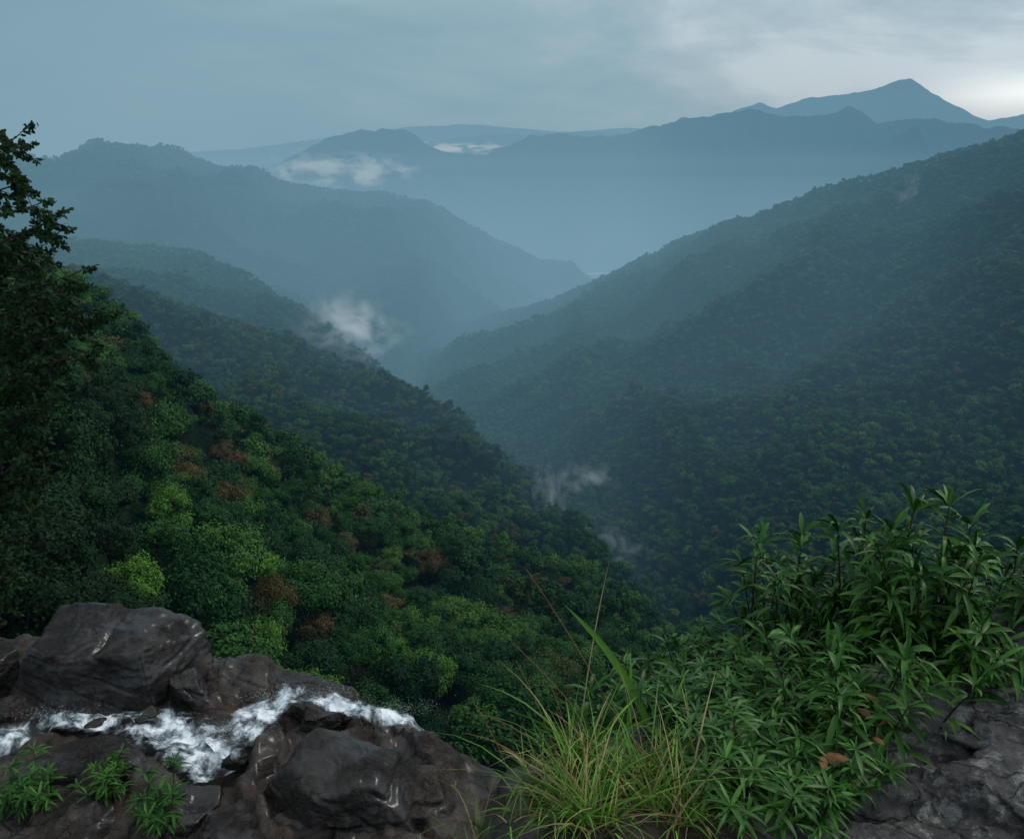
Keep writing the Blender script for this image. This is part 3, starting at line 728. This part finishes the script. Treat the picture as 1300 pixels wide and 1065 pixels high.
# ---------------------------------------------------------------- haze and mist
LINF = np.array([.208, .348, .432])
def homog(name, sig, linf):
    m = bpy.data.materials.new(name); m.use_nodes = True; nt = m.node_tree; nt.nodes.clear()
    out = nt.nodes.new('ShaderNodeOutputMaterial'); ab = nt.nodes.new('ShaderNodeVolumeAbsorption'); em = nt.nodes.new('ShaderNodeEmission'); ad = nt.nodes.new('ShaderNodeAddShader')
    D = max(sig)*1.0001; ab.inputs['Density'].default_value = D; ab.inputs['Color'].default_value = (*[1-s/D for s in sig], 1)
    e = np.array(sig)*linf; em.inputs['Strength'].default_value = e.max(); em.inputs['Color'].default_value = (*(e/e.max()), 1)  # light scattered by the haze is put in as volume emission
    nt.links.new(ab.outputs[0], ad.inputs[0]); nt.links.new(em.outputs[0], ad.inputs[1]); nt.links.new(ad.outputs[0], out.inputs['Volume'])
    return m
def box(name, lo, hi, mat, label):
    V = [(x, y, z) for x in (lo[0], hi[0]) for y in (lo[1], hi[1]) for z in (lo[2], hi[2])]
    Q = [(0, 1, 3, 2), (4, 6, 7, 5), (0, 4, 5, 1), (2, 3, 7, 6), (0, 2, 6, 4), (1, 5, 7, 3)]
    return add(name, mesh_np(name, V, Q, mat), kind='structure', label=label, category='haze')
box('haze', (-22000, -900, -900), (22000, 24000, 750), homog('haze', np.array([.038, .060, .079])*1e-3, LINF), 'thin blue humid haze filling the air')
for i, top in enumerate([60, -40, -130, -220, -310, -400]):
    box('haze', (-9000-37*i, 1100+170*i, -880+3*i), (9000+41*i, 8800+53*i, top), homog('valley_haze', np.array([.046, .048, .050])*1e-3, LINF*np.array([1.12, 1.14, 1.1])), 'layer of rain haze lying in the valley')
box('haze', (-1800, 380, -870), (1300, 3300, 620), homog('rain_shower', np.array([.090, .125, .140])*1e-3, LINF*np.array([.9, 1.0, 1.0])), 'light rain shower drifting over the hill')
box('haze', (-1100, 440, -865), (420, 3000, 610), homog('rain_shower', np.array([.17, .18, .19])*1e-3, LINF*np.array([1.05, 1.08, 1.06])), 'denser rain shower falling in the valley')
box('haze', (-14000, 6700, -860), (14000, 8600, 1300), homog('far_haze', np.array([.10, .11, .12])*1e-3, LINF*np.array([1.2, 1.15, 1.1])), 'pale haze between the mountain ridges')

def mist(u, v, d, w, h, dens, seed, label, col=(.42, .50, .55), thick=None, rot=0, ns=1.9, cut=.54, sx_=1.3, sz_=1.0):
    m = bpy.data.materials.new('mist'); m.use_nodes = True; nt = m.node_tree; nt.nodes.clear()
    out = nt.nodes.new('ShaderNodeOutputMaterial'); ab = nt.nodes.new('ShaderNodeVolumeAbsorption'); em = nt.nodes.new('ShaderNodeEmission'); ad = nt.nodes.new('ShaderNodeAddShader')
    tc = objco(nt); ln = nt.nodes.new('ShaderNodeVectorMath'); ln.operation = 'LENGTH'; nt.links.new(tc, ln.inputs[0])
    fo = math_(nt, 'SUBTRACT', 1, ln.outputs['Value'], True)
    mp = nt.nodes.new('ShaderNodeMapping'); mp.inputs['Location'].default_value = (seed*3.7, seed*1.3, 0); mp.inputs['Scale'].default_value = (sx_, .45, sz_)
    nt.links.new(tc, mp.inputs[0])
    n = nz(nt, ns, 8, .64, mp.outputs[0], .45)
    n = math_(nt, 'ADD', math_(nt, 'MULTIPLY', math_(nt, 'SUBTRACT', n, cut), 6.5), math_(nt, 'MULTIPLY', fo, .7))
    n = math_(nt, 'MULTIPLY', math_(nt, 'MAXIMUM', n, 0), math_(nt, 'POWER', fo, 1.2))
    n = math_(nt, 'MULTIPLY', n, dens)
    nt.links.new(n, ab.inputs['Density']); ab.inputs['Color'].default_value = (0, 0, 0, 1)
    nt.links.new(n, em.inputs['Strength']); em.inputs['Color'].default_value = (*col, 1)  # mist brightness comes from added emission, not from scattered light
    nt.links.new(ab.outputs[0], ad.inputs[0]); nt.links.new(em.outputs[0], ad.inputs[1]); nt.links.new(ad.outputs[0], out.inputs['Volume'])
    try: m.cycles.volume_step_rate = .7
    except Exception: pass
    me = mesh_np('mist', ICV, ICT, m)
    o = add('mist_cloud', me, P(u, v, d), label=label, category='mist')
    o.scale = (w/2, (thick or w*.4)/2, h/2); o.rotation_euler = (0, rot, 0)
    return o
mist(450, 415, 960, 190, 115, .042, 1, 'white puff of mist rising from the forest', rot=.3)
mist(695, 632, 560, 55, 90, .028, 2, 'thin wisp of mist over the treetops', sx_=1.8)
mist(750, 608, 620, 75, 40, .028, 3, 'small wisp of mist drifting over trees')
mist(778, 688, 520, 85, 45, .024, 4, 'faint streak of mist above the valley trees', rot=.5)
mist(1155, 240, 1300, 85, 85, .014, 6, 'faint wisp of mist on the hillside')
mist(435, 218, 4300, 1100, 230, .017, 7, 'white cloud bank hanging behind the hill', (.55, .63, .67), sx_=2.2)
mist(580, 188, 7600, 1200, 160, .020, 8, 'low white cloud lying between mountain ridges', (.7, .78, .82), sx_=2.2)
mist(378, 210, 4200, 450, 190, .018, 9, 'small white cloud against the mountain', (.55, .63, .67))

# ---------------------------------------------------------------- world, sun, camera
w = bpy.data.worlds.new('World'); bpy.context.scene.world = w; w.use_nodes = True; nt = w.node_tree
bg = nt.nodes['Background']
sky = nt.nodes.new('ShaderNodeTexSky'); sky.sky_type = 'NISHITA'; sky.sun_disc = False
sky.sun_elevation = math.radians(48); sky.sun_rotation = math.radians(60)
skc = mixc(nt, (0, 0, 0), sky.outputs[0], .08)
tc = nt.nodes.new('ShaderNodeTexCoord').outputs['Generated']
sx = nt.nodes.new('ShaderNodeSeparateXYZ'); nt.links.new(tc, sx.inputs[0])
gx = math_(nt, 'ADD', math_(nt, 'MULTIPLY', sx.outputs[0], .85), .54, True)
mp = nt.nodes.new('ShaderNodeMapping'); mp.inputs['Scale'].default_value = (1, 1, 3.4); mp.inputs['Rotation'].default_value = (0, .15, 0); nt.links.new(tc, mp.inputs[0])
n1 = nz(nt, 2.3, 9, .58, mp.outputs[0], .3)
f = math_(nt, 'ADD', gx, math_(nt, 'MULTIPLY', math_(nt, 'SUBTRACT', n1, .47), math_(nt, 'ADD', math_(nt, 'MULTIPLY', gx, 2.4), .5)), True)
base = ramp(nt, [(0, (.18, .295, .37)), (.35, (.285, .43, .52)), (.6, (.47, .64, .74)), (.82, (.70, .88, .99)), (1, (1.0, 1.2, 1.35))], f)
gz = math_(nt, 'SUBTRACT', 1, math_(nt, 'MULTIPLY', math_(nt, 'ABSOLUTE', math_(nt, 'SUBTRACT', sx.outputs[2], .072)), 30), True)
gg = math_(nt, 'MULTIPLY', gz, math_(nt, 'MULTIPLY', math_(nt, 'SUBTRACT', sx.outputs[0], .42), 9, True))
gg = math_(nt, 'MULTIPLY', gg, ramp(nt, [(.35, (.4, .4, .4)), (.52, (1, 1, 1))], n1))
base = mixc(nt, base, (2.3, 2.9, 3.3), gg)
up = math_(nt, 'MULTIPLY', math_(nt, 'SUBTRACT', sx.outputs[2], .35), 1.6, True)
base = mixc(nt, base, (.88, .93, .95), up)
c = mixc(nt, base, skc, .10)
nt.links.new(c, bg.inputs[0]); bg.inputs[1].default_value = 1.0

sl = bpy.data.lights.new('sun', 'SUN'); sl.energy = 1.25; sl.angle = math.radians(14); sl.color = (1, .97, .92)
so = bpy.data.objects.new('sun', sl); COL.objects.link(so)
az = math.radians(60); el = math.radians(48)
dv = Vector((math.sin(az)*math.cos(el), math.cos(az)*math.cos(el), math.sin(el)))
so.rotation_euler = dv.to_track_quat('Z', 'Y').to_euler()

cam = bpy.data.cameras.new('camera'); co = bpy.data.objects.new('camera', cam); COL.objects.link(co)
cam.sensor_width = 36; cam.lens = 36*F/1300; cam.clip_start = .05; cam.clip_end = 60000
co.rotation_euler = (math.radians(90)-TH, 0, 0)
bpy.context.scene.camera = co
sc = bpy.context.scene
sc.view_settings.view_transform = 'Standard'; sc.view_settings.look = 'None'; sc.view_settings.exposure = 0
